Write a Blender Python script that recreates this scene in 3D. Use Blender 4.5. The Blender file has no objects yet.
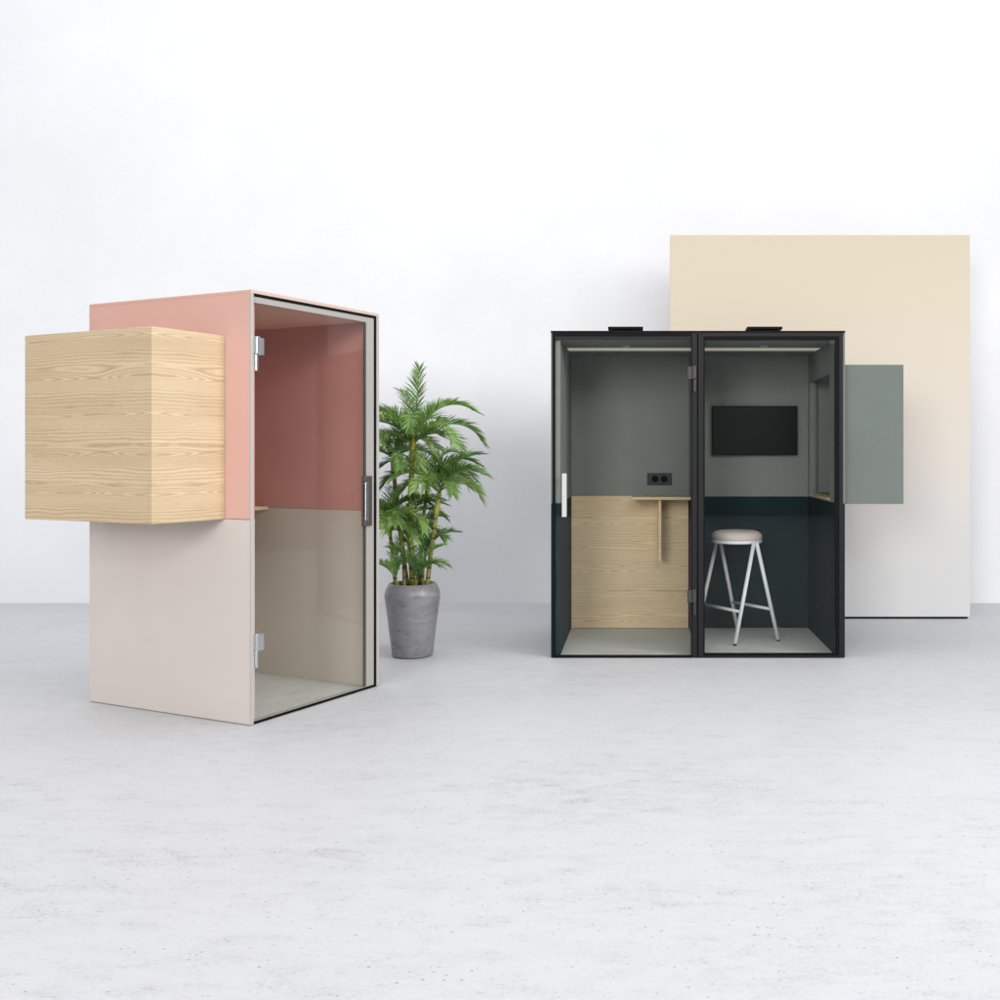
import bpy, bmesh, math, random
from mathutils import Vector, Matrix

scene = bpy.context.scene
COL = scene.collection
R = math.radians
SPLIT = 1.04          # height of the colour change on the pods
POD_H = 2.2
POD_D = 1.196

# ------------------------------------------------------------------ helpers
def lin(c):
    c = c / 255.0
    return c / 12.92 if c <= 0.04045 else ((c + 0.055) / 1.055) ** 2.4

def rgb(r, g, b):
    return (lin(r), lin(g), lin(b), 1.0)

class MB:
    """collects shapes for ONE mesh object"""
    def __init__(self):
        self.bm = bmesh.new()

    def box(self, x0, x1, y0, y1, z0, z1, bevel=0.0):
        bm = self.bm
        v = [bm.verts.new(p) for p in ((x0, y0, z0), (x1, y0, z0), (x1, y1, z0), (x0, y1, z0),
                                       (x0, y0, z1), (x1, y0, z1), (x1, y1, z1), (x0, y1, z1))]
        fs = [bm.faces.new([v[i] for i in q]) for q in
              ((0, 3, 2, 1), (4, 5, 6, 7), (0, 1, 5, 4), (1, 2, 6, 5), (2, 3, 7, 6), (3, 0, 4, 7))]
        if bevel:
            es = list({e for f in fs for e in f.edges})
            bmesh.ops.bevel(bm, geom=es, offset=bevel, segments=2, affect='EDGES', profile=0.5)
        return self

    def hollow(self, x0, x1, y0, y1, z0, z1, t, open_right, bevel=0.0):
        """five-sided box open towards +x (open_right) or -x"""
        bm = self.bm
        if open_right:
            a, ai, o = x0, x0 + t, x1
        else:
            a, ai, o = x1, x1 - t, x0
        def ring(x, d):
            return [bm.verts.new(p) for p in ((x, y0 + d, z0 + d), (x, y1 - d, z0 + d),
                                              (x, y1 - d, z1 - d), (x, y0 + d, z1 - d))]
        A, O, AI, OI = ring(a, 0), ring(o, 0), ring(ai, t), ring(o, t)
        fs = [bm.faces.new(A), bm.faces.new(AI)]
        outer = [fs[0]]
        for i in range(4):
            j = (i + 1) % 4
            f = bm.faces.new((A[i], A[j], O[j], O[i])); outer.append(f)
            bm.faces.new((AI[i], AI[j], OI[j], OI[i]))
            bm.faces.new((O[i], O[j], OI[j], OI[i]))
        bmesh.ops.recalc_face_normals(bm, faces=bm.faces)
        if bevel:
            es = list({e for f in outer for e in f.edges})
            bmesh.ops.bevel(bm, geom=es, offset=bevel, segments=2, affect='EDGES', profile=0.5)
        return self

    def plate_with_hole(self, x0, x1, y0, y1, z0, z1, hy0, hy1, hz0, hz1):
        """plate in the y-z plane of thickness x0..x1 with a rectangular hole"""
        bm = self.bm
        def ring(x, a0, a1, b0, b1):
            return [bm.verts.new(p) for p in ((x, a0, b0), (x, a1, b0), (x, a1, b1), (x, a0, b1))]
        O0, O1 = ring(x0, y0, y1, z0, z1), ring(x1, y0, y1, z0, z1)
        H0, H1 = ring(x0, hy0, hy1, hz0, hz1), ring(x1, hy0, hy1, hz0, hz1)
        for i in range(4):
            j = (i + 1) % 4
            bm.faces.new((O0[i], O0[j], H0[j], H0[i]))
            bm.faces.new((O1[i], O1[j], H1[j], H1[i]))
            bm.faces.new((O0[i], O0[j], O1[j], O1[i]))
            bm.faces.new((H0[i], H0[j], H1[j], H1[i]))
        bmesh.ops.recalc_face_normals(bm, faces=bm.faces)
        return self

    def ring_xz(self, x0, x1, z0, z1, wl, wr, wb, wt, y0, y1):
        """rectangular frame in the x-z plane, y0..y1 deep, with its four border widths"""
        bm = self.bm
        def r(y, a0, a1, b0, b1):
            return [bm.verts.new(p) for p in ((a0, y, b0), (a1, y, b0), (a1, y, b1), (a0, y, b1))]
        O0, O1 = r(y0, x0, x1, z0, z1), r(y1, x0, x1, z0, z1)
        h = (x0 + wl, x1 - wr, z0 + wb, z1 - wt)
        H0, H1 = r(y0, *h), r(y1, *h)
        for i in range(4):
            j = (i + 1) % 4
            bm.faces.new((O0[i], O0[j], H0[j], H0[i]))
            bm.faces.new((O1[i], O1[j], H1[j], H1[i]))
            bm.faces.new((O0[i], O0[j], O1[j], O1[i]))
            bm.faces.new((H0[i], H0[j], H1[j], H1[i]))
        bmesh.ops.recalc_face_normals(bm, faces=bm.faces)
        return self

    def tube(self, pts, rad, n=14, cap=True):
        bm = self.bm
        pts = [Vector(p) for p in pts]
        rads = rad if isinstance(rad, (list, tuple)) else [rad] * len(pts)
        rings = []
        ref = None
        for i, p in enumerate(pts):
            a = pts[max(i - 1, 0)]; b = pts[min(i + 1, len(pts) - 1)]
            t = (b - a).normalized()
            if ref is None:
                ref = t.orthogonal().normalized()
            ref = (ref - t * ref.dot(t)).normalized()
            s = t.cross(ref)
            rings.append([bm.verts.new(p + (ref * math.cos(2 * math.pi * k / n) + s * math.sin(2 * math.pi * k / n)) * rads[i])
                          for k in range(n)])
        for r0, r1 in zip(rings, rings[1:]):
            for k in range(n):
                f = bm.faces.new((r0[k], r0[(k + 1) % n], r1[(k + 1) % n], r1[k])); f.smooth = True
        if cap:
            bm.faces.new(rings[0][::-1]); bm.faces.new(rings[-1])
        return self

    def lathe(self, prof, n=64, cx=0, cy=0, smooth=True, close=True):
        """profile of (radius, z) turned about the z axis"""
        bm = self.bm
        rings = []
        for r, z in prof:
            if r < 1e-6:
                rings.append([bm.verts.new((cx, cy, z))])
            else:
                rings.append([bm.verts.new((cx + r * math.cos(2 * math.pi * k / n), cy + r * math.sin(2 * math.pi * k / n), z))
                              for k in range(n)])
        for a, b in zip(rings, rings[1:]):
            for k in range(n):
                if len(a) == 1 and len(b) == 1:
                    continue
                if len(a) == 1:
                    f = bm.faces.new((a[0], b[(k + 1) % n], b[k]))
                elif len(b) == 1:
                    f = bm.faces.new((a[k], a[(k + 1) % n], b[0]))
                else:
                    f = bm.faces.new((a[k], a[(k + 1) % n], b[(k + 1) % n], b[k]))
                f.smooth = smooth
        bmesh.ops.recalc_face_normals(bm, faces=bm.faces)
        return self

    def build(self, name, mat, parent=None, label=None, autosmooth=None):
        me = bpy.data.meshes.new(name)
        self.bm.to_mesh(me); self.bm.free()
        me.materials.append(mat)
        o = bpy.data.objects.new(name, me); COL.objects.link(o)
        if parent is not None:
            o.parent = parent
        if label:
            o['label'] = label
        return o

def thing(name, label, cat, loc=(0, 0, 0), rz=0.0, group=None):
    o = bpy.data.objects.new(name, None); COL.objects.link(o)
    o.empty_display_size = 0.1
    o.location = loc; o.rotation_euler = (0, 0, rz)
    o['label'] = label; o['category'] = cat
    if group:
        o['group'] = group
    return o

def bx(name, mat, parent, *dims, bevel=0.0, label=None):
    return MB().box(*dims, bevel=bevel).build(name, mat, parent, label)

# ------------------------------------------------------------------ materials
class NT:
    def __init__(self, name):
        self.m = bpy.data.materials.new(name); self.m.use_nodes = True
        self.t = self.m.node_tree
        self.t.nodes.clear()
        self.out = self.n('ShaderNodeOutputMaterial')
    def n(self, kind, **kw):
        nd = self.t.nodes.new(kind)
        for k, v in kw.items():
            setattr(nd, k, v)
        return nd
    def l(self, a, b):
        self.t.links.new(a, b)
    def math(self, op, a, b=None, c=None, clamp=False):
        nd = self.n('ShaderNodeMath', operation=op); nd.use_clamp = clamp
        for i, v in enumerate((a, b, c)):
            if v is None: continue
            if isinstance(v, (int, float)): nd.inputs[i].default_value = v
            else: self.l(v, nd.inputs[i])
        return nd.outputs[0]
    def coords(self, scale=(1, 1, 1)):
        tc = self.n('ShaderNodeTexCoord')
        mp = self.n('ShaderNodeMapping'); mp.inputs['Scale'].default_value = scale
        self.l(tc.outputs['Object'], mp.inputs['Vector'])
        return mp.outputs['Vector']
    def noise(self, vec, scale, detail=3, rough=0.5, dist=0.0):
        nd = self.n('ShaderNodeTexNoise')
        nd.inputs['Scale'].default_value = scale; nd.inputs['Detail'].default_value = detail
        nd.inputs['Roughness'].default_value = rough; nd.inputs['Distortion'].default_value = dist
        self.l(vec, nd.inputs['Vector'])
        return nd.outputs['Fac']
    def ramp(self, fac, stops, interp='LINEAR'):
        nd = self.n('ShaderNodeValToRGB'); cr = nd.color_ramp; cr.interpolation = interp
        while len(cr.elements) < len(stops):
            cr.elements.new(0.5)
        for e, (p, c) in zip(cr.elements, stops):
            e.position = p
            e.color = c if isinstance(c, (tuple, list)) else (c, c, c, 1)
        self.l(fac, nd.inputs['Fac'])
        return nd.outputs['Color']
    def mix(self, fac, a, b, mode='MIX'):
        nd = self.n('ShaderNodeMix', data_type='RGBA', blend_type=mode)
        for sock, v in ((nd.inputs[0], fac), (nd.inputs[6], a), (nd.inputs[7], b)):
            if isinstance(v, (int, float)): sock.default_value = v
            elif isinstance(v, (tuple, list)): sock.default_value = v
            else: self.l(v, sock)
        return nd.outputs[2]
    def bump(self, h, strength=0.1, dist=0.002):
        nd = self.n('ShaderNodeBump'); nd.inputs['Strength'].default_value = strength
        nd.inputs['Distance'].default_value = dist
        self.l(h, nd.inputs['Height'])
        return nd.outputs['Normal']
    def principled(self, color, rough=0.5, metal=0.0, spec=0.5, normal=None, **kw):
        p = self.n('ShaderNodeBsdfPrincipled')
        for k, v in (('Base Color', color), ('Roughness', rough), ('Metallic', metal), ('Specular IOR Level', spec)):
            if isinstance(v, (int, float, tuple, list)): p.inputs[k].default_value = v
            else: self.l(v, p.inputs[k])
        if normal is not None:
            self.l(normal, p.inputs['Normal'])
        for k, v in kw.items():
            p.inputs[k].default_value = v
        self.l(p.outputs[0], self.out.inputs['Surface'])
        return p

def m_fabric(name, col, var=0.06, weave=900.0, rough=0.85, spec=0.2, bump=0.25):
    t = NT(name)
    v = t.coords()
    big = t.noise(v, 3.5, 3, 0.55)
    fx = t.noise(t.coords((1, 1, 0.22)), weave, 1, 0.5)
    fz = t.noise(t.coords((0.22, 0.22, 1)), weave, 1, 0.5)
    fib = t.math('ADD', fx, fz)
    f = t.math('ADD', t.math('MULTIPLY', big, 0.5), t.math('MULTIPLY', fib, 0.25))
    dark = tuple(c * (1 - var * 2) for c in col[:3]) + (1,)
    lite = tuple(min(1, c * (1 + var * 2)) for c in col[:3]) + (1,)
    c = t.ramp(f, [(0.25, dark), (0.75, lite)])
    t.principled(c, rough, 0, spec, t.bump(fib, bump, 0.0008))
    return t.m

def m_metal(name, col, rough=0.35, metal=1.0, spec=0.5):
    t = NT(name)
    n = t.noise(t.coords((1, 1, 0.05)), 260, 2, 0.5)
    r = t.math('ADD', t.math('MULTIPLY', n, 0.16), rough - 0.08)
    c = t.mix(t.math('MULTIPLY', n, 0.25), col, tuple(x * 0.8 for x in col[:3]) + (1,))
    t.principled(c, r, metal, spec)
    return t.m

def m_wood(name, pale, mid, dark, seed=0.0):
    """flat cut oak veneer with the grain lying horizontally"""
    t = NT(name)
    tc = t.n('ShaderNodeTexCoord'); sp = t.n('ShaderNodeSeparateXYZ')
    t.l(tc.outputs['Object'], sp.inputs[0])
    along = t.math('ADD', sp.outputs[0], sp.outputs[1])
    up = sp.outputs[2]
    def vec(sa, su, off):
        cb = t.n('ShaderNodeCombineXYZ')
        t.l(t.math('MULTIPLY_ADD', along, sa, off + seed), cb.inputs[0])
        t.l(t.math('MULTIPLY', up, su), cb.inputs[1])
        cb.inputs[2].default_value = off * 1.7 + seed
        return cb.outputs[0]
    n1 = t.noise(vec(1.5, 7.5, 1.3), 1.0, 1.0, 0.4, 0.2)            # growth field: its contours are the cathedrals
    wob = t.noise(vec(3.0, 14.0, 6.1), 1.0, 2.0, 0.5)
    band = t.math('POWER', t.math('MULTIPLY_ADD', t.math('SINE', t.math('MULTIPLY_ADD', up, 33.0, seed + 0.6)), 0.5, 0.5), 3.0)
    amp = t.math('MULTIPLY_ADD', band, 14.0, 1.1)
    f = t.math('ADD', t.math('MULTIPLY', up, 58.0), t.math('ADD', t.math('MULTIPLY', n1, amp), t.math('MULTIPLY', wob, 2.2)))
    saw = t.math('FRACT', f)
    line = t.ramp(saw, [(0.0, 0.9), (0.2, 0.45), (0.55, 0.0), (0.9, 0.35), (1.0, 0.9)], 'EASE')
    fib = t.noise(vec(7.0, 420.0, 3.3), 1.0, 2.0, 0.6)
    pore = t.ramp(t.noise(vec(16.0, 520.0, 8.3), 1.0, 1.0, 0.5), [(0.60, 0.0), (0.72, 1.0)])
    broad = t.noise(vec(0.9, 9.0, 4.7), 1.0, 2.0, 0.5)
    c = t.mix(t.ramp(broad, [(0.3, 0.0), (0.7, 1.0)]), pale, mid)
    c = t.mix(t.math('MULTIPLY', line, 0.72), c, dark)
    c = t.mix(t.math('MULTIPLY', t.ramp(fib, [(0.35, 0.0), (0.7, 1.0)]), 0.35), c, mid)
    c = t.mix(t.math('MULTIPLY', pore, 0.4), c, dark)
    t.principled(c, 0.5, 0, 0.3, t.bump(fib, 0.12, 0.0006))
    return t.m

def m_glass(name, tint=(0.972, 0.982, 0.974, 1), boost=1.0):
    t = NT(name)
    lw = t.n('ShaderNodeLayerWeight'); lw.inputs['Blend'].default_value = 0.5
    sch = t.math('MULTIPLY_ADD', t.math('POWER', lw.outputs['Facing'], 5.0), 0.98, 0.020 * boost, clamp=True)
    tr = t.n('ShaderNodeBsdfTransparent'); tr.inputs[0].default_value = tint
    gl = t.n('ShaderNodeBsdfGlossy'); gl.inputs['Roughness'].default_value = 0.01
    gl.inputs['Color'].default_value = (1, 1, 1, 1)
    mx = t.n('ShaderNodeMixShader')
    t.l(sch, mx.inputs[0]); t.l(tr.outputs[0], mx.inputs[1]); t.l(gl.outputs[0], mx.inputs[2])
    t.l(mx.outputs[0], t.out.inputs['Surface'])
    return t.m

def m_floor(name, dk, lt, spec=0.35, rough=0.5):
    t = NT(name)
    cloud = t.noise(t.coords((0.6, 1.2, 1)), 1.1, 5, 0.6, 0.4)
    streak = t.noise(t.coords((2.0, 8.5, 1)), 1.5, 8, 0.7, 0.8)
    mott = t.noise(t.coords((1, 2.0, 1)), 8.0, 7, 0.74, 0.3)
    fine = t.noise(t.coords((1, 1.6, 1)), 62, 4, 0.7)
    f = t.math('ADD', t.math('ADD', t.math('MULTIPLY', cloud, 0.20), t.math('MULTIPLY', streak, 0.30)),
               t.math('ADD', t.math('MULTIPLY', mott, 0.36), t.math('MULTIPLY', fine, 0.42)))
    c = t.ramp(f, [(0.46, tuple(x * 0.86 for x in dk[:3]) + (1,)), (0.585, lt), (0.68, tuple(min(1, x * 1.08) for x in lt[:3]) + (1,))])
    vo = t.n('ShaderNodeTexVoronoi'); vo.inputs['Scale'].default_value = 15
    t.l(t.coords((1, 1.1, 1)), vo.inputs['Vector'])
    sel = t.ramp(t.noise(t.coords((0.7, 3.0, 1)), 2.3, 4, 0.6), [(0.46, 0.0), (0.60, 1.0)])
    rnd = t.n('ShaderNodeSeparateColor'); t.l(vo.outputs['Color'], rnd.inputs[0])
    rad = t.math('MULTIPLY_ADD', rnd.outputs[2], 0.06, 0.02)
    pit = t.math('LESS_THAN', vo.outputs['Distance'], rad)
    keep = t.ramp(rnd.outputs[0], [(0.30, 0.0), (0.35, 1.0)])
    pm = t.math('MULTIPLY', t.math('MULTIPLY', pit, sel), keep)
    vo2 = t.n('ShaderNodeTexVoronoi'); vo2.inputs['Scale'].default_value = 40
    t.l(t.coords((1, 1.2, 1)), vo2.inputs['Vector'])
    rnd2 = t.n('ShaderNodeSeparateColor'); t.l(vo2.outputs['Color'], rnd2.inputs[0])
    rad2 = t.math('MULTIPLY_ADD', rnd2.outputs[2], 0.14, 0.05)
    pit2 = t.math('MULTIPLY', t.math('LESS_THAN', vo2.outputs['Distance'], rad2), t.ramp(rnd2.outputs[1], [(0.48, 0.0), (0.54, 1.0)]))
    pm = t.math('MAXIMUM', t.math('MULTIPLY', pm, 0.6), t.math('MULTIPLY', pit2, t.math('MULTIPLY_ADD', sel, 0.34, 0.22)))
    lite = t.math('MULTIPLY', t.math('LESS_THAN', vo2.outputs['Distance'], rad2), t.ramp(rnd2.outputs[1], [(0.12, 1.0), (0.16, 0.0)]))
    c = t.mix(t.math('MULTIPLY', lite, 0.18), c, (0.8, 0.8, 0.81, 1))
    c = t.mix(pm, c, tuple(x * 0.35 for x in dk[:3]) + (1,))
    h = t.math('SUBTRACT', t.math('MULTIPLY', fine, 0.5), pm)
    rr = t.math('MULTIPLY_ADD', streak, 0.25, rough - 0.12)
    t.principled(c, rr, 0, spec, t.bump(h, 0.3, 0.003))
    return t.m

def m_wall(name):
    t = NT(name)
    n = t.noise(t.coords((1, 1, 1)), 0.8, 5, 0.6)
    f = t.noise(t.coords((1, 1, 1)), 60, 4, 0.6)
    c = t.ramp(t.math('ADD', t.math('MULTIPLY', n, 0.7), t.math('MULTIPLY', f, 0.3)),
               [(0.34, (0.76, 0.765, 0.79, 1)), (0.66, (0.825, 0.83, 0.855, 1))])
    t.principled(c, 0.8, 0, 0.2, t.bump(f, 0.12, 0.004))
    return t.m

def m_ombre(name):
    t = NT(name)
    tc = t.n('ShaderNodeTexCoord'); sp = t.n('ShaderNodeSeparateXYZ'); t.l(tc.outputs['Object'], sp.inputs[0])
    z = t.math('DIVIDE', sp.outputs[2], 3.2)
    c = t.ramp(z, [(0.0, (0.655, 0.655, 0.668, 1)), (0.22, (0.66, 0.647, 0.635, 1)), (0.45, (0.69, 0.635, 0.575, 1)),
                   (0.68, (0.69, 0.615, 0.515, 1)), (0.85, (0.665, 0.585, 0.463, 1)), (1.0, (0.635, 0.555, 0.43, 1))])
    n = t.noise(t.coords(), 500, 2, 0.5)
    c = t.mix(t.math('MULTIPLY', n, 0.06), c, (0.5, 0.45, 0.4, 1))
    t.principled(c, 0.85, 0, 0.15, t.bump(n, 0.15, 0.0008))
    return t.m

def m_leaf(name, a, b):
    t = NT(name)
    n = t.noise(t.coords(), 7, 3, 0.6)
    gi = t.n('ShaderNodeNewGeometry')
    at = t.n('ShaderNodeObjectInfo')
    f = t.math('ADD', t.math('MULTIPLY', n, 0.6), t.math('MULTIPLY', at.outputs['Random'], 0.4))
    f = t.math('ADD', t.math('MULTIPLY', f, 0.75), t.math('MULTIPLY', gi.outputs['Random Per Island'], 0.3))
    c = t.ramp(f, [(0.25, a), (0.75, b)])
    p = t.principled(c, 0.38, 0, 0.5)
    tl = t.n('ShaderNodeBsdfTranslucent'); t.l(t.mix(1.0, c, (1.2, 1.35, 0.6, 1), 'MULTIPLY'), tl.inputs[0])
    mx = t.n('ShaderNodeMixShader'); mx.inputs[0].default_value = 0.22
    t.l(p.outputs[0], mx.inputs[1]); t.l(tl.outputs[0], mx.inputs[2])
    t.l(mx.outputs[0], t.out.inputs['Surface'])
    return t.m

def m_stem(name):
    t = NT(name)
    tc = t.n('ShaderNodeTexCoord'); sp = t.n('ShaderNodeSeparateXYZ'); t.l(tc.outputs['Object'], sp.inputs[0])
    n = t.noise(t.coords((1, 1, 3)), 16, 3, 0.6)
    z = t.math('ADD', sp.outputs[2], t.math('MULTIPLY', n, 0.012))
    ring = t.math('FRACT', t.math('MULTIPLY', z, 15.0))
    c = t.ramp(n, [(0.3, (0.14, 0.16, 0.03, 1)), (0.7, (0.30, 0.29, 0.06, 1))])
    c = t.mix(t.ramp(ring, [(0.0, 0.9), (0.16, 0.8), (0.26, 0.0)]), c, (0.035, 0.028, 0.012, 1))
    t.principled(c, 0.5, 0, 0.4)
    return t.m

def m_pot(name):
    t = NT(name)
    n = t.noise(t.coords((1, 1, 2.2)), 6, 6, 0.65, 0.6)
    f = t.noise(t.coords((1, 1, 4)), 45, 3, 0.6)
    c = t.ramp(t.math('ADD', t.math('MULTIPLY', n, 0.7), t.math('MULTIPLY', f, 0.3)),
               [(0.3, (0.14, 0.14, 0.15, 1)), (0.7, (0.30, 0.30, 0.315, 1))])
    vo = t.n('ShaderNodeTexVoronoi'); vo.inputs['Scale'].default_value = 17; t.l(t.coords(), vo.inputs['Vector'])
    hole = t.ramp(vo.outputs['Distance'], [(0.05, 1.0), (0.11, 0.0)])
    c = t.mix(t.math('MULTIPLY', hole, 0.8), c, (0.03, 0.03, 0.03, 1))
    t.principled(c, t.math('MULTIPLY_ADD', n, 0.3, 0.15), 0, 0.5, t.bump(t.math('SUBTRACT', f, hole), 0.15, 0.003))
    return t.m

def m_emit(name, col, strength):
    t = NT(name)
    n = t.noise(t.coords(), 30, 2, 0.5)
    p = t.principled(t.mix(t.math('MULTIPLY', n, 0.1), (0.75, 0.73, 0.62, 1), (0.6, 0.6, 0.5, 1)), 0.5, 0, 0.3)
    p.inputs['Emission Color'].default_value = col
    p.inputs['Emission Strength'].default_value = strength
    return t.m

M = dict(
    floor=m_floor('pale_concrete', (0.385, 0.388, 0.403, 1), (0.515, 0.518, 0.537, 1)),
    podfloor=m_floor('pod_floor_vinyl', (0.46, 0.47, 0.46, 1), (0.58, 0.59, 0.575, 1), 0.3, 0.55),
    wall=m_wall('white_plaster'),
    ombre=m_ombre('ombre_fabric'),
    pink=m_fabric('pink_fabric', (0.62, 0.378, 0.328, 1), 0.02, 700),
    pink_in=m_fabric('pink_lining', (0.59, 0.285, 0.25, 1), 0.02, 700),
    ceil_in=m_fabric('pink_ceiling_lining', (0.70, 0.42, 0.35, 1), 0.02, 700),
    beige=m_fabric('beige_fabric', (0.58, 0.525, 0.49, 1), 0.015, 700),
    beige_in=m_fabric('beige_lining', (0.60, 0.535, 0.465, 1), 0.015, 700),
    green=m_fabric('sage_fabric', (0.155, 0.176, 0.162, 1), 0.05, 520),
    green_in=m_fabric('sage_lining', (0.225, 0.243, 0.230, 1), 0.05, 520),
    teal=m_fabric('dark_teal_fabric', (0.008, 0.022, 0.030, 1), 0.05, 520),
    teal_in=m_fabric('dark_teal_lining', (0.006, 0.021, 0.026, 1), 0.05, 520),
    oak=m_wood('oak_veneer', (0.67, 0.545, 0.375, 1), (0.56, 0.435, 0.28, 1), (0.30, 0.20, 0.105, 1), 0.0),
    oak_in=m_wood('oak_veneer_panel', (0.88, 0.69, 0.455, 1), (0.77, 0.585, 0.37, 1), (0.43, 0.285, 0.14, 1), 5.2),
    black=m_metal('black_rubber', (0.003, 0.003, 0.0035, 1), 0.6, 0.0, 0.12),
    charcoal=m_metal('charcoal_coating', (0.011, 0.011, 0.0125, 1), 0.5, 0.0, 0.2),
    greyframe=m_metal('grey_coating', (0.36, 0.345, 0.325, 1), 0.5, 0.0, 0.4),
    trim=m_metal('edge_trim_grey', (0.42, 0.40, 0.385, 1), 0.5, 0.0, 0.4),
    roofedge=m_fabric('pale_pink_edge', (0.56, 0.415, 0.365, 1), 0.02, 700),
    barwhite=m_metal('light_grey_coating', (0.52, 0.52, 0.525, 1), 0.35, 0.0, 0.4),
    steel=m_metal('brushed_steel', (0.62, 0.63, 0.65, 1), 0.32, 1.0),
    bronze=m_metal('dark_bronze', (0.045, 0.042, 0.042, 1), 0.45, 0.4),
    plate=m_metal('brown_handle_plate', (0.095, 0.08, 0.07, 1), 0.45, 0.3),
    whitebar=m_metal('white_coating', (0.74, 0.745, 0.76, 1), 0.35, 0.0, 0.5),
    glass=m_glass('door_glass'),
    glass2=m_glass('front_glass', boost=0.45),
    led=m_emit('light_diffuser', (1.0, 0.95, 0.78, 1), 0.22),
    screen=m_metal('screen_black', (0.008, 0.010, 0.010, 1), 0.2, 0.0, 0.25),
    socket=m_metal('socket_grey', (0.018, 0.022, 0.025, 1), 0.45, 0.0, 0.3),
    cushion=m_fabric('cushion_beige', (0.56, 0.485, 0.445, 1), 0.03, 600),
    pot=m_pot('glazed_concrete'),
    soil=m_fabric('dark_soil', (0.02, 0.014, 0.010, 1), 0.3, 90, 0.95, 0.1, 0.8),
    leaf=m_leaf('palm_leaf', (0.055, 0.14, 0.034, 1), (0.31, 0.48, 0.13, 1)),
    leaf2=m_leaf('palm_leaf_dark', (0.030, 0.090, 0.024, 1), (0.18, 0.33, 0.09, 1)),
    stem=m_stem('palm_stem'),
    shaft=m_fabric('palm_crownshaft', (0.34, 0.33, 0.055, 1), 0.1, 60, 0.45, 0.4, 0.1),
)

# ------------------------------------------------------------------ the setting
fl = MB()
f = fl.bm.faces.new([fl.bm.verts.new(p) for p in ((-10, -9, 0), (7.2, -9, 0), (7.2, 9.43, 0), (-10, 9.43, 0))])
o = fl.build('floor', M['floor']); o['kind'] = 'structure'
wl = MB().box(-10, 7.2, 9.43, 9.63, -0.1, 9.0)
o = wl.build('wall', M['wall']); o['kind'] = 'structure'

# ------------------------------------------------------------------ pods
def hinge(parent, mat, x_jamb, side, zt, y=-0.004):
    """block clamped on the glass and a pin on the jamb; side=+1: glass lies to the right of the jamb"""
    h = MB()
    s = side
    xa, xb = sorted((x_jamb - s * 0.004, x_jamb + s * 0.022))
    xc, xd = sorted((x_jamb + s * 0.022, x_jamb + s * 0.056))
    h.box(xa, xb, y - 0.024, y + 0.002, zt - 0.088, zt, 0.003)
    h.box(xc, xd, y - 0.014, y + 0.003, zt - 0.092, zt - 0.006, 0.003)
    o = h.build('hinge', mat, parent)
    p = MB()
    pa, pb = sorted((x_jamb - s * 0.002, x_jamb + s * 0.015))
    p.box(pa, pb, y - 0.016, y - 0.0005, zt - 0.175, zt - 0.0885, 0.0035)
    p.build('hinge_pin', mat, o)
    return o

def handle(parent, mat, x, z0, z1, plate=None):
    h = MB()
    if plate:
        h.box(x - 0.014, x + 0.014, -0.030, -0.018, z0 + 0.03, z1 - 0.03, 0.003)
        for z in (z0 + 0.034, z1 - 0.048):
            h.box(x - 0.007, x + 0.007, -0.0185, -0.0085, z, z + 0.014)
    else:
        h.box(x - 0.016, x + 0.016, -0.058, -0.044, z0, z1, 0.003)
        for z in (z0 + 0.025, z1 - 0.045):
            h.box(x - 0.008, x + 0.008, -0.045, -0.001, z, z + 0.02)
    o = h.build('handle', mat, parent)
    if plate:
        p = MB()
        p.box(x - 0.018, x + 0.068, -0.009, -0.0005, z0 - 0.004, z1 + 0.004, 0.002)
        for a, b in ((z0 - 0.002, z0 + 0.029), (z1 - 0.029, z1 + 0.002)):
            p.box(x - 0.017, x + 0.017, -0.030, -0.0095, a, b, 0.003)
        p.build('handle_plate', plate, o)
    return o

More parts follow.
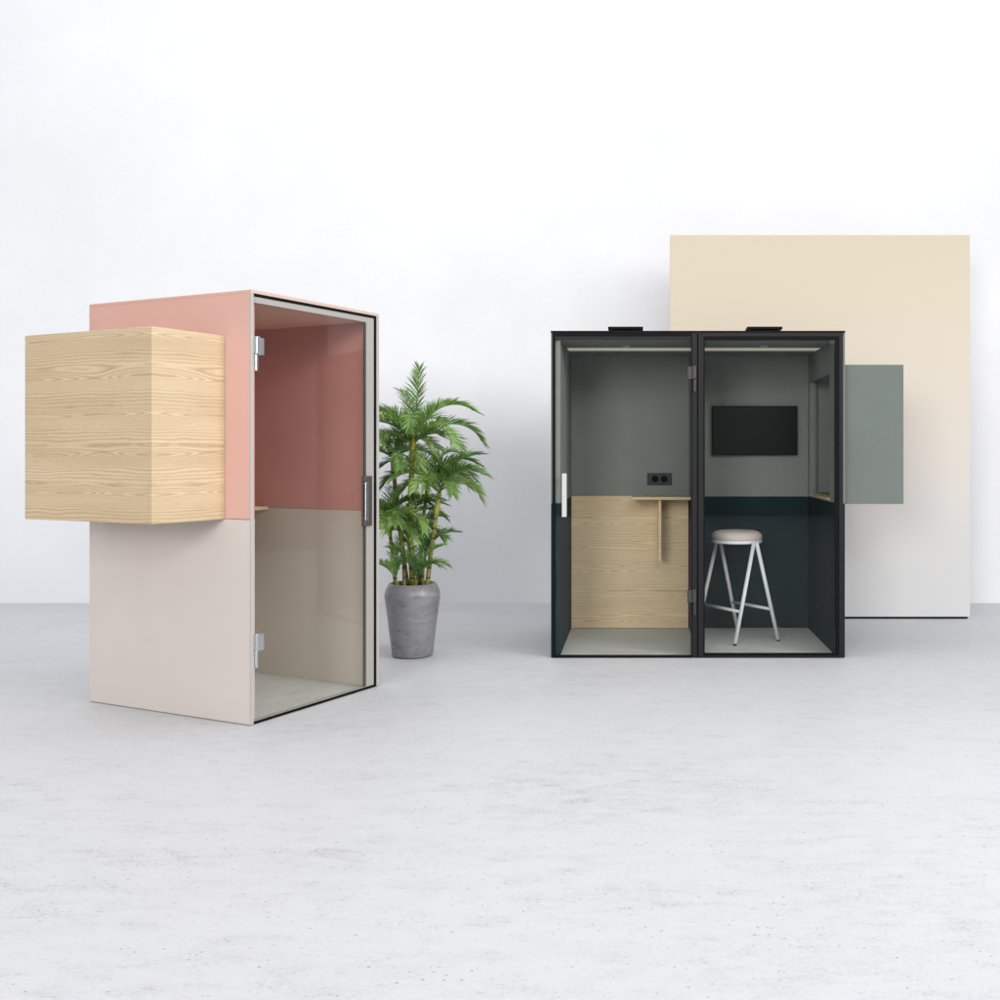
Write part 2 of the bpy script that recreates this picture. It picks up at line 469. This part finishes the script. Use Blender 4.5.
def side_wall(pod, W, right, niche, up, lo, up_in, lo_in, box_mat, liner_mat, ledge_mat, box, y_open, z_open):
    """one side of a pod: outer skins, inner linings and, with niche, the outward box"""
    H, D = POD_H, POD_D
    if right: xo0, xo1, xi0, xi1 = W - 0.018, W, W - 0.060, W - 0.018
    else:     xo0, xo1, xi0, xi1 = 0.0, 0.018, 0.018, 0.060
    bx('side_panel', lo, pod, xo0, xo1, 0.0, D, 0.004, SPLIT - 0.0015, bevel=0.0012, label='lower half of the side panel, ' + pod['lower_word'])
    if niche:
        MB().plate_with_hole(xo0, xo1, 0.0, D, SPLIT + 0.0015, H - 0.016, *y_open, *z_open).build(
            'side_panel', up, pod, 'upper half of the side panel, ' + pod['upper_word'])
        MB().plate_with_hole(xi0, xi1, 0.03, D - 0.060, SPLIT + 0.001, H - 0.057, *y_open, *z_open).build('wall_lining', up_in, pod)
        y0, y1, z0, z1, out = box
        if right: a, b = W, W + out
        else:     a, b = -out, 0.0
        e = 0.0015
        sb = MB().hollow(a + (e if right else 0), b - (0 if right else e), y0, y1, z0, z1, 0.03, not right, bevel=0.0012).build('side_box', box_mat, pod)
        a2, b2 = (W + 0.003, W + out - 0.032) if right else (-out + 0.032, -0.003)
        MB().hollow(a2, b2, y0 + 0.032, y1 - 0.032, z0 + 0.032, z1 - 0.032, 0.012, not right).build('box_lining', liner_mat, sb)
        xa, xb = (xi0 - 0.006, W + out - 0.05) if right else (-out + 0.05, xi1 + 0.006)
        bx('ledge', ledge_mat, sb, xa, xb, y_open[0] + 0.001, y_open[1] - 0.001, z_open[0] + 0.0005, z_open[0] + 0.016)
    else:
        bx('side_panel', up, pod, xo0, xo1, 0.0, D, SPLIT + 0.0015, H - 0.016, bevel=0.0012, label='upper half of the side panel, ' + pod['upper_word'])
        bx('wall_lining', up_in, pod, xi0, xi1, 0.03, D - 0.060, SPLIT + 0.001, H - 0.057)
    bx('wall_lining', lo_in, pod, xi0, xi1, 0.03, D - 0.060, 0.0105, SPLIT - 0.001, label='lower lining of the side wall, ' + pod['lower_word'])

def back_wall(pod, W, up, lo, up_in, lo_in, xs):
    H, D = POD_H, POD_D
    bx('back_panel', lo, pod, 0.0185, W - 0.0185, D - 0.018, D, 0.004, SPLIT - 0.0015, label='lower half of the back panel, ' + pod['lower_word'])
    bx('back_panel', up, pod, 0.0185, W - 0.0185, D - 0.018, D, SPLIT + 0.0015, H - 0.016, label='upper half of the back panel, ' + pod['upper_word'])
    for a, b in xs:
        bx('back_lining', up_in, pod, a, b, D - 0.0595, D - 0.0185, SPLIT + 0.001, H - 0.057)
        bx('back_lining', lo_in, pod, a, b, D - 0.0595, D - 0.0185, 0.0105, SPLIT - 0.001, label='lower lining of the back wall, ' + pod['lower_word'])

def desk(pod, x0, x1, xf, y_front, D):
    top = bx('desk', M['oak_in'], pod, x0, x1, y_front, D - 0.0605, 1.028, 1.049, bevel=0.002)
    s = MB()
    s.box(xf - 0.012, xf + 0.012, y_front + 0.055, D - 0.083, 0.562, 1.0275, 0.0015)
    s.build('desk_support', M['oak_in'], top)
    return top

# ---- single pink pod
ang = math.atan2(0.9055, 0.424)
single = thing('office_pod', 'single pink and beige phone booth with an oak box projecting from its side', 'office pod', (-1.966, 5.152, 0), ang)
single['upper_word'] = 'pink'; single['lower_word'] = 'pale beige'
W1 = 0.984
side_wall(single, W1, False, True, M['pink'], M['beige'], M['pink_in'], M['beige_in'], M['oak'], M['pink_in'], M['oak_in'],
          (0.172, 1.095, 1.0385, 1.975, 0.436), (0.24, 1.02), (1.075, 1.93))
side_wall(single, W1, True, False, M['pink'], M['beige'], M['pink_in'], M['beige_in'], None, None, None, None, None, None)
back_wall(single, W1, M['pink'], M['beige'], M['pink_in'], M['beige_in'], [(0.0605, W1 - 0.0605)])
bx('roof', M['pink'], single, 0.0, W1, 0.0, POD_D, POD_H - 0.0155, POD_H, bevel=0.0012)
bx('ceiling', M['ceil_in'], single, 0.0185, W1 - 0.0185, 0.03, POD_D - 0.0185, POD_H - 0.0565, POD_H - 0.017)
bx('pod_floor', M['podfloor'], single, 0.0185, W1 - 0.0185, 0.012, POD_D - 0.0185, 0.001, 0.010)
for a in ((-0.0015, 0.0185), (W1 - 0.0185, W1 + 0.0015)):
    bx('edge_trim', M['trim'], single, a[0], a[1], -0.006, -0.0005, 0.004, POD_H - 0.016)
bx('edge_trim', M['roofedge'], single, -0.0015, W1 + 0.0015, -0.006, -0.0005, POD_H - 0.0155, POD_H + 0.001, label='pale pink trim along the roof edge')
MB().ring_xz(0.019, W1 - 0.019, 0.0035, POD_H - 0.0165, 0.001, 0.017, 0.012, 0.014, -0.002, 0.0115).build('door_seal', M['black'], single)
MB().ring_xz(0.0205, W1 - 0.037, 0.016, POD_H - 0.031, 0.001, 0.066, 0.002, 0.030, 0.0015, 0.0295).build('door_frame', M['greyframe'], single)
door = bx('door', M['glass'], single, 0.024, 0.868, 0.004, 0.012, 0.022, POD_H - 0.064)
bx('glass_edge', M['plate'], door, 0.8685, 0.8795, 0.003, 0.013, 0.022, POD_H - 0.064)
handle(door, M['steel'], 0.853, 0.957, 1.240, M['plate'])
hinge(door, M['steel'], 0.022, 1, 1.966)
hinge(door, M['steel'], 0.022, 1, 0.463)
desk(single, 0.48, W1 - 0.0605, 0.70, POD_D - 0.39, POD_D)

# ---- double green pod
double = thing('office_pod', 'double meeting booth in sage green over dark teal with black framed glass front', 'office pod', (-0.599, 6.877, 0), 0.0)
double['upper_word'] = 'sage green'; double['lower_word'] = 'dark teal'
W2 = 1.978
PX0, PX1 = 0.949, 1.024       # black post between the two bays
QX0, QX1 = 0.983, 1.019       # partition behind the post
side_wall(double, W2, False, False, M['green'], M['teal'], M['green_in'], M['teal_in'], None, None, None, None, None, None)
side_wall(double, W2, True, True, M['green'], M['teal'], M['green_in'], M['teal_in'], M['green'], M['green_in'], M['oak_in'],
          (0.13, 1.15, 1.03, 1.985, 0.428), (0.235, 1.075), (1.05, 1.93))
back_wall(double, W2, M['green'], M['teal'], M['green_in'], M['teal_in'], [(0.0605, QX0 - 0.0005), (QX1 + 0.0005, W2 - 0.0605)])
bx('partition', M['green_in'], double, QX0, QX1, 0.03, POD_D - 0.0185, SPLIT + 0.001, POD_H - 0.057, label='sage green upper half of the partition')
bx('partition', M['teal_in'], double, QX0, QX1, 0.03, POD_D - 0.0185, 0.0105, SPLIT - 0.001, label='dark teal lower half of the partition')
bx('roof', M['green'], double, 0.0, W2, 0.0, POD_D, POD_H - 0.0155, POD_H, bevel=0.0012)
bx('ceiling', M['green_in'], double, 0.0185, W2 - 0.0185, 0.03, POD_D - 0.0185, POD_H - 0.0565, POD_H - 0.017)
bx('pod_floor', M['podfloor'], double, 0.0185, W2 - 0.0185, 0.0295, POD_D - 0.0185, 0.001, 0.010)
D = POD_D
bx('edge_trim', M['black'], double, -0.001, W2 + 0.001, -0.006, -0.0005, POD_H - 0.012, POD_H + 0.001)
# left bay front: black seal, charcoal head rail, glass door
MB().ring_xz(0.0095, PX0 - 0.0005, 0.0035, POD_H - 0.0125, 0.018, 0.006, 0.013, 0.022, -0.004, 0.0285).build('door_seal', M['black'], double)
bx('head_rail', M['charcoal'], double, 0.028, PX0 - 0.007, 0.0, 0.0285, POD_H - 0.055, POD_H - 0.035)
ddoor = bx('door', M['glass2'], double, 0.029, PX0 - 0.008, 0.004, 0.012, 0.018, POD_H - 0.0555)
handle(ddoor, M['barwhite'], 0.093, 0.952, 1.243)
# post
bx('post', M['charcoal'], double, PX0, PX1 - 0.041, -0.002, 0.0295, 0.0035, POD_H - 0.0125, bevel=0.001)
bx('post', M['charcoal'], double, PX0 + 0.042, PX1, -0.005, 0.0295, 0.0035, POD_H - 0.0125, bevel=0.001)
bx('post_gap', M['black'], double, PX1 - 0.0405, PX0 + 0.0415, 0.010, 0.028, 0.0035, POD_H - 0.0125)
hinge(ddoor, M['bronze'], PX0 + 0.024, -1, 1.966)
hinge(ddoor, M['bronze'], PX0 + 0.024, -1, 0.465)
# right bay front: fixed glass in a charcoal frame with a black border
MB().ring_xz(PX1 + 0.0005, W2 - 0.0135, 0.0035, POD_H - 0.0125, 0.002, 0.026, 0.012, 0.024, -0.005, 0.0285).build('window_frame', M['charcoal'], double)
MB().ring_xz(PX1 + 0.003, W2 - 0.040, 0.016, POD_H - 0.037, 0.008, 0.027, 0.014, 0.024, 0.000, 0.0275).build('window_gasket', M['black'], double)
bx('window', M['glass2'], double, PX1 + 0.0115, W2 - 0.0675, 0.006, 0.014, 0.0305, POD_H - 0.0615)
# fitted oak panel with desk, socket
bx('oak_panel', M['oak_in'], double, 0.0625, QX0 - 0.006, D - 0.082, D - 0.060, 0.014, 1.046, bevel=0.0015)
dk = desk(double, 0.540, QX0 - 0.002, 0.749, 0.815, D)
so = bx('power_socket', M['socket'], double, 0.655, 0.848, D - 0.070, D - 0.060, 1.130, 1.224, bevel=0.003)
for cx in (0.717, 0.788):
    s = MB()
    s.lathe([(0.0, 0.0), (0.021, 0.0), (0.021, 0.004), (0.026, 0.004), (0.026, 0.0), (0.0262, -0.001)], n=28)
    for v in s.bm.verts:
        x, y, z = v.co
        v.co = (cx + x, D - 0.0705 - z, 1.178 + y)
    bmesh.ops.recalc_face_normals(s.bm, faces=s.bm.faces)
    s.build('socket_outlet', M['black'], so)
for a, b, cx in ((0.070, QX0 - 0.003, 0.50), (QX1 + 0.003, W2 - 0.072, 1.482)):
    bx('ceiling_light', M['led'], double, a, b, 0.545, 0.715, POD_H - 0.0605, POD_H - 0.0570)
    s = MB(); s.lathe([(0.0, POD_H - 0.0665), (0.018, POD_H - 0.0665), (0.028, POD_H - 0.062), (0.03, POD_H - 0.0568), (0.0, POD_H - 0.0568)], n=28, cx=cx, cy=0.40)
    s.build('ceiling_sensor', M['trim'], double)
for x0 in (0.374, 1.353):
    v = bx('roof_vent', M['black'], double, x0, x0 + 0.247, 0.30, 0.44, POD_H + 0.050, POD_H + 0.068, bevel=0.003)
    bx('vent_base', M['charcoal'], v, x0 + 0.03, x0 + 0.217, 0.34, 0.42, POD_H + 0.0005, POD_H + 0.0495)
for pod in (single, double):
    del pod['upper_word']; del pod['lower_word']

# ---- television on the back wall of the right bay
tv = thing('television', 'black wall mounted flat screen on the sage green back wall above the stool', 'television', (0.894, 6.877 + D - 0.0600, 1.557))
MB().ring_xz(-0.332, 0.332, -0.1915, 0.1915, 0.010, 0.010, 0.012, 0.010, -0.048, -0.0355).build('bezel', M['black'], tv)
bx('screen', M['screen'], tv, -0.3218, 0.3218, -0.0465, -0.0365, -0.1793, 0.1813)
bx('housing', M['charcoal'], tv, -0.331, 0.331, -0.035, -0.0005, -0.1905, 0.1905)

# ---- bar stool
FL = 0.0105
feet = dict(front=(0.676, 7.27), right=(1.006, 7.45), back=(0.748, 7.83), left=(0.420, 7.65))
cxs, cys = 0.713, 7.55
stool = thing('bar_stool', 'white backless bar stool with a round beige cushion inside the double pod', 'stool', (cxs, cys, FL))
def rel(x, y, z): return Vector((x - cxs, y - cys, z - FL))
tops = {}
for k, pair in (('r', ('front', 'right')), ('l', ('back', 'left'))):
    mx = sum(feet[p][0] for p in pair) / 2; my = sum(feet[p][1] for p in pair) / 2
    for p in pair:
        mid = Vector((cxs + (mx - cxs) * 0.92, cys + (my - cys) * 0.92, 0.735))
        ft = Vector((feet[p][0], feet[p][1], 0.735))
        tops[p] = mid + (ft - mid).normalized() * 0.011
legs = {}
for p, (x, y) in feet.items():
    a = rel(x, y, FL + 0.012); b = rel(*tops[p])
    m = MB(); m.tube([a, b], 0.0142, 18)
    lg = m.build('leg', M['whitebar'], stool)
    legs[p] = (a, b)
    d = (a - b).normalized()
    m = MB(); m.tube([a - d * 0.004, Vector((a.x, a.y, 0.0)) + Vector((d.x, d.y, 0)) * 0.012], 0.0128, 14)
    m.build('foot_cap', M['black'], lg)
for p, q in (('left', 'front'), ('back', 'right')):
    def at(k, z):
        a, b = legs[k]; s = (z - a.z) / (b.z - a.z); return a + (b - a) * s
    a, b = at(p, 0.235), at(q, 0.235)
    m = MB(); m.tube([a, b], 0.0112, 14); m.build('stretcher', M['whitebar'], stool)
m = MB(); m.lathe([(0.0, 0.710), (0.182, 0.710), (0.187, 0.713), (0.188, 0.720), (0.188, 0.731), (0.185, 0.7335), (0.0, 0.7335)])
m.build('seat_plate', M['whitebar'], stool)
m = MB(); m.lathe([(0.0, 0.734), (0.185, 0.734), (0.188, 0.740), (0.189, 0.752), (0.186, 0.766), (0.178, 0.779), (0.163, 0.790), (0.140, 0.797), (0.10, 0.801), (0.05, 0.803), (0.0, 0.8035)])
m.build('cushion', M['cushion'], stool)

# ---- free standing ombre screen
scr = thing('partition_screen', 'tall freestanding panel fading from beige at the top to white, behind the green pod', 'screen', (0.25, 8.513, 0))
bx('panel', M['ombre'], scr, 0.0, 2.499, 0.0, 0.045, 0.019, 3.199, bevel=0.002)
bx('shadow_gap_plinth', M['charcoal'], scr, 0.012, 2.480, 0.003, 0.042, 0.0, 0.0185)  # recessed plinth, coloured charcoal to give the dark shadow gap below the panel

# ---- potted palm
px, py = -1.549, 6.96
palm = thing('potted_palm', 'bushy green palm with yellow stems in a grey glazed pot behind the pink pod', 'plant', (px, py, 0))
prof = [(0.0, 0.004), (0.128, 0.004), (0.137, 0.014), (0.150, 0.12), (0.166, 0.25), (0.182, 0.37), (0.187, 0.405), (0.187, 0.425),
        (0.180, 0.452), (0.168, 0.478), (0.158, 0.494), (0.151, 0.497), (0.145, 0.492), (0.145, 0.45)]
m = MB(); m.lathe(prof, n=80)
pot = m.build('pot', M['pot'], palm)
m = MB(); m.lathe([(0.0, 0.478), (0.05, 0.481), (0.10, 0.474), (0.1447, 0.470)], n=40)
rs = random.Random(4)
for v in m.bm.verts:
    if v.co.x ** 2 + v.co.y ** 2 < 0.13 ** 2: v.co.z += rs.uniform(-0.006, 0.008)
m.build('soil', M['soil'], pot)

def frond(parent, base, az, el, length, droop, seed, mat, ll=0.12, nl=30):
    """one feather leaf: an arching midrib with two combs of narrow leaflets"""
    rnd = random.Random(seed)
    n = 16
    p = Vector(base); pts = [p.copy()]; tans = []
    tw = rnd.uniform(-0.12, 0.12)
    for i in range(n):
        s = (i + 0.5) / n
        e = el - droop * (s ** 1.5)
        a = az + tw * s
        t = Vector((math.cos(e) * math.cos(a), math.cos(e) * math.sin(a), math.sin(e)))
        tans.append(t); p = p + t * (length / n); pts.append(p.copy())
    tans.append(tans[-1])
    m = MB()
    m.tube(pts, [0.0055 * (1 - 0.85 * i / n) + 0.0008 for i in range(n + 1)], 6)
    bm = m.bm
    for k in range(nl):
        s = 0.13 + 0.87 * (k + 0.5) / nl
        for sg in (-1, 1):
            ss = min(max(s + rnd.uniform(-0.012, 0.012), 0), 0.999)
            i = int(ss * n); fr = ss * n - i
            q = pts[i].lerp(pts[i + 1], fr); t = tans[i].lerp(tans[min(i + 1, n)], fr).normalized()
            side = t.cross(Vector((0, 0, 1)))
            if side.length < 0.05: side = Vector((-math.sin(az), math.cos(az), 0))
            side.normalize(); up = side.cross(t)
            fw = R(28 + 34 * ss + rnd.uniform(-7, 7))
            rise = R(rnd.uniform(30, 62) * (1 - 0.28 * ss))
            lat = side * sg * math.cos(rise) + up * math.sin(rise)
            d = (lat * math.cos(fw) + t * math.sin(fw)).normalized()
            L = ll * (0.45 + 0.55 * math.sin(math.pi * min(1.0, 0.12 + ss * 0.80))) * rnd.uniform(0.8, 1.2)
            w = 0.0043 * rnd.uniform(0.85, 1.2)
            nn = d.cross(t.cross(d)).normalized() if False else (up * math.cos(rise) - side * sg * math.sin(rise)).normalized()
            wd = d.cross(nn).normalized()
            prof = ((0.0, 0.45), (0.25, 1.0), (0.55, 0.9), (0.82, 0.5), (1.0, 0.0))
            prev = None
            for u, ww in prof:
                c = q + d * (L * u) + Vector((0, 0, -1)) * (L * 0.20 * u * u)
                if ww == 0.0:
                    cur = [bm.verts.new(c)]
                else:
                    cur = [bm.verts.new(c - wd * w * ww + nn * w * 0.35 * ww), bm.verts.new(c), bm.verts.new(c + wd * w * ww + nn * w * 0.35 * ww)]
                if prev:
                    if len(cur) == 3:
                        fs = [bm.faces.new((prev[0], prev[1], cur[1], cur[0])), bm.faces.new((prev[1], prev[2], cur[2], cur[1]))]
                    else:
                        fs = [bm.faces.new((prev[0], prev[1], cur[0])), bm.faces.new((prev[1], prev[2], cur[0]))]
                    for fc in fs: fc.smooth = True
                prev = cur
    return m.build('frond', mat, parent)

SC = 6.96 / 1022.0
def im(x, y, dy=0.0):
    """metres relative to the pot centre for a point seen at x, y at the pot's distance"""
    return Vector(((x - 412.5) * SC, dy, 1.366 - (y - 455) * SC))

def stem(basexy, mid, top, r0, r1, shaft_len, fronds, seed, ll=0.12, lscale=0.86):
    rnd = random.Random(seed)
    b, mm, tp = Vector(basexy), Vector(mid), Vector(top)
    pts = []
    for i in range(13):
        s = i / 12
        pts.append((1 - s) ** 2 * b + 2 * s * (1 - s) * mm + s * s * tp)
    mth = MB(); mth.tube(pts, [r0 + (r1 - r0) * (i / 12) for i in range(13)], 14)
    st = mth.build('stem', M['stem'], palm)
    d = (pts[-1] - pts[-3]).normalized()
    if shaft_len > 0:
        sh = MB()
        q = [tp - d * 0.012, tp + d * shaft_len * 0.25, tp + d * shaft_len * 0.6, tp + d * shaft_len, tp + d * (shaft_len + 0.05)]
        sh.tube(q, [r1 * 1.02, r1 * 1.35, r1 * 1.3, r1 * 1.05, r1 * 0.6], 14)
        sh.build('crownshaft', M['shaft'], st)
    c = tp + d * (shaft_len + 0.02)
    for k, (az, el, L, dr) in enumerate(fronds):
        base = c + Vector((math.cos(R(az)), math.sin(R(az)), 0)) * r1 * 0.5 + d * rnd.uniform(-0.02, 0.03)
        frond(st, base, R(az), R(el), L * lscale, R(dr), seed * 100 + k, M['leaf'] if rnd.random() < 0.65 else M['leaf2'], ll, max(20, int(L * 78)))
    return st

# tall centre stem
stem((0.012, -0.04, 0.47), im(409, 520, -0.02), im(412, 468, 0.0), 0.021, 0.018, 0.17,
     [(82, 80, 0.61, 12), (-8, 62, 0.60, 100), (120, 75, 0.55, 60), (40, 70, 0.55, 80), (190, 58, 0.60, 105), (150, 66, 0.55, 95), (15, 45, 0.62, 110), (205, 40, 0.58, 95),
      (280, 52, 0.50, 110), (235, 48, 0.55, 105), (320, 40, 0.55, 105), (70, 55, 0.50, 100), (110, 40, 0.5, 95), (175, 25, 0.5, 80), (340, 25, 0.45, 85)], 11, 0.135)
# right stem leaning out
stem((0.105, -0.03, 0.47), im(432, 545, -0.02), im(436, 515, 0.0), 0.016, 0.014, 0.14,
     [(20, 70, 0.50, 75), (-5, 50, 0.46, 85), (5, 32, 0.42, 110), (200, 55, 0.46, 100), (250, 48, 0.45, 105), (300, 45, 0.45, 110), (100, 60, 0.45, 90),
      (60, 40, 0.42, 95), (330, 58, 0.5, 90), (165, 40, 0.4, 100)], 23, 0.125, 0.76)
# short stem left of the centre
stem((-0.045, -0.05, 0.47), im(405, 560, -0.02), im(403, 547, -0.01), 0.013, 0.012, 0.11,
     [(5, 55, 0.40, 110), (350, 70, 0.46, 95), (180, 60, 0.42, 95), (215, 45, 0.4, 105), (270, 50, 0.36, 105), (315, 40, 0.40, 105), (120, 60, 0.4, 90), (30, 62, 0.42, 90), (240, 20, 0.36, 80), (300, 15, 0.34, 80), (200, 15, 0.36, 70), (10, 20, 0.36, 90)], 37, 0.105)
# left stem
stem((-0.11, -0.02, 0.47), im(393, 555, 0.0), im(390, 534, 0.0), 0.014, 0.012, 0.09,
     [(200, 60, 0.42, 95), (350, 62, 0.42, 95), (255, 45, 0.38, 110), (300, 40, 0.34, 120), (160, 50, 0.4, 95), (90, 65, 0.4, 80), (20, 50, 0.38, 95), (225, 20, 0.38, 80), (280, 15, 0.36, 80), (330, 25, 0.38, 90), (0, 78, 0.42, 60)], 41, 0.105)
# tall left stem behind
stem((-0.05, 0.07, 0.47), im(394, 520, 0.1), im(390, 478, 0.12), 0.016, 0.014, 0.13,
     [(0, 60, 0.48, 100), (180, 60, 0.5, 95), (330, 45, 0.46, 105), (220, 50, 0.46, 105), (270, 55, 0.44, 110), (300, 65, 0.48, 95), (140, 50, 0.48, 95),
      (40, 45, 0.45, 95), (200, 30, 0.45, 90), (350, 30, 0.42, 90), (250, 20, 0.44, 90), (290, 25, 0.44, 90), (320, 20, 0.42, 90)], 53, 0.125)
# stem behind the centre
stem((0.03, 0.08, 0.47), im(417, 530, 0.12), im(421, 500, 0.16), 0.014, 0.012, 0.12,
     [(10, 58, 0.46, 95), (60, 60, 0.45, 90), (120, 55, 0.45, 95), (170, 50, 0.46, 95), (330, 55, 0.42, 105), (250, 60, 0.40, 100), (30, 35, 0.42, 90), (280, 35, 0.42, 105), (210, 30, 0.42, 95), (310, 25, 0.38, 95), (0, 20, 0.36, 80)], 67, 0.12)
# low shoots at the foot
stem((0.06, 0.05, 0.47), im(421, 565, 0.06), im(422, 560, 0.07), 0.010, 0.009, 0.03,
     [(20, 65, 0.32, 80), (150, 68, 0.34, 70), (260, 60, 0.28, 90), (320, 60, 0.3, 90), (80, 75, 0.36, 50)], 97, 0.10)
stem((-0.02, 0.06, 0.47), im(409, 560, 0.07), im(408, 552, 0.08), 0.010, 0.009, 0.04,
     [(0, 65, 0.34, 80), (180, 65, 0.34, 80), (250, 60, 0.3, 90), (300, 62, 0.32, 85), (100, 72, 0.36, 60)], 103, 0.10)
stem((0.035, -0.075, 0.47), im(419, 580, -0.08), im(420, 576, -0.085), 0.009, 0.008, 0.0,
     [(15, 55, 0.26, 95), (70, 82, 0.28, 30), (-15, 70, 0.30, 60), (200, 70, 0.32, 60), (140, 75, 0.34, 40), (240, 65, 0.28, 80), (330, 55, 0.26, 90)], 71, 0.095)
stem((-0.085, -0.07, 0.47), im(399, 580, -0.07), im(398, 577, -0.075), 0.009, 0.008, 0.0,
     [(170, 52, 0.24, 95), (110, 76, 0.30, 50), (20, 78, 0.28, 50), (230, 62, 0.26, 85), (60, 80, 0.34, 30)], 83, 0.09)

# ------------------------------------------------------------------ light
w = bpy.data.worlds.new('World'); scene.world = w; w.use_nodes = True
nt = w.node_tree; nt.nodes.clear()
bg = nt.nodes.new('ShaderNodeBackground'); wo = nt.nodes.new('ShaderNodeOutputWorld')
tcw = nt.nodes.new('ShaderNodeTexCoord'); spw = nt.nodes.new('ShaderNodeSeparateXYZ')
nt.links.new(tcw.outputs['Generated'], spw.inputs[0])
rw = nt.nodes.new('ShaderNodeValToRGB')          # studio: dim near the horizon, brighter overhead
rw.color_ramp.elements[0].position = 0.0; rw.color_ramp.elements[0].color = (0.21, 0.215, 0.225, 1)
rw.color_ramp.elements[1].position = 0.8; rw.color_ramp.elements[1].color = (0.86, 0.875, 0.90, 1)
nt.links.new(spw.outputs[2], rw.inputs[0]); nt.links.new(rw.outputs[0], bg.inputs['Color'])
bg.inputs['Strength'].default_value = 0.94
nt.links.new(bg.outputs[0], wo.inputs[0])

def area(name, loc, target, sx, sy, power, col=(1, 1, 1)):
    ld = bpy.data.lights.new(name, 'AREA'); ld.shape = 'RECTANGLE'; ld.size = sx; ld.size_y = sy
    ld.energy = power; ld.color = col
    lo = bpy.data.objects.new(name, ld); COL.objects.link(lo)
    lo.location = loc
    lo.rotation_euler = (Vector(target) - Vector(loc)).to_track_quat('-Z', 'Y').to_euler()
    return lo
area('softbox_lamp', (5.8, -1.0, 5.2), (-1.5, 6.0, 0.9), 8.5, 4.0, 400, (1.0, 0.985, 0.96))
sl = area('side_lamp', (5.6, 2.4, 3.4), (-2.1, 5.0, 1.7), 2.4, 2.4, 50, (1.0, 0.98, 0.945))
sl.data.spread = R(75)
area('key_lamp', (-4.3, -8.6, 4.0), (-0.5, 7.0, 0.9), 3.8, 3.8, 790, (1.0, 0.99, 0.97))
area('front_lamp', (1.4, -9.0, 6.8), (0.3, 7.0, 0.7), 4.6, 2.4, 430, (1.0, 0.99, 0.97))
area('wall_wash_lamp', (0.0, 5.2, 7.2), (0.0, 9.4, 3.6), 16.0, 1.6, 8, (0.97, 0.985, 1.0))
area('overhead_lamp', (-1.0, 5.8, 7.8), (-1.0, 6.2, 0.0), 14.0, 4.2, 235, (0.97, 0.985, 1.0))

# ------------------------------------------------------------------ camera
cd = bpy.data.cameras.new('camera'); cam = bpy.data.objects.new('camera', cd); COL.objects.link(cam)
cam.location = (0, 0, 1.366); cam.rotation_euler = (R(90), 0, 0)
cd.sensor_width = 36.0; cd.lens = 36.0 * 1.022
cd.shift_x = -0.14; cd.shift_y = -0.045
cd.clip_start = 0.05; cd.clip_end = 200
scene.camera = cam

scene.view_settings.view_transform = 'Standard'
scene.view_settings.look = 'None'
scene.view_settings.exposure = 0
scene.view_settings.gamma = 1
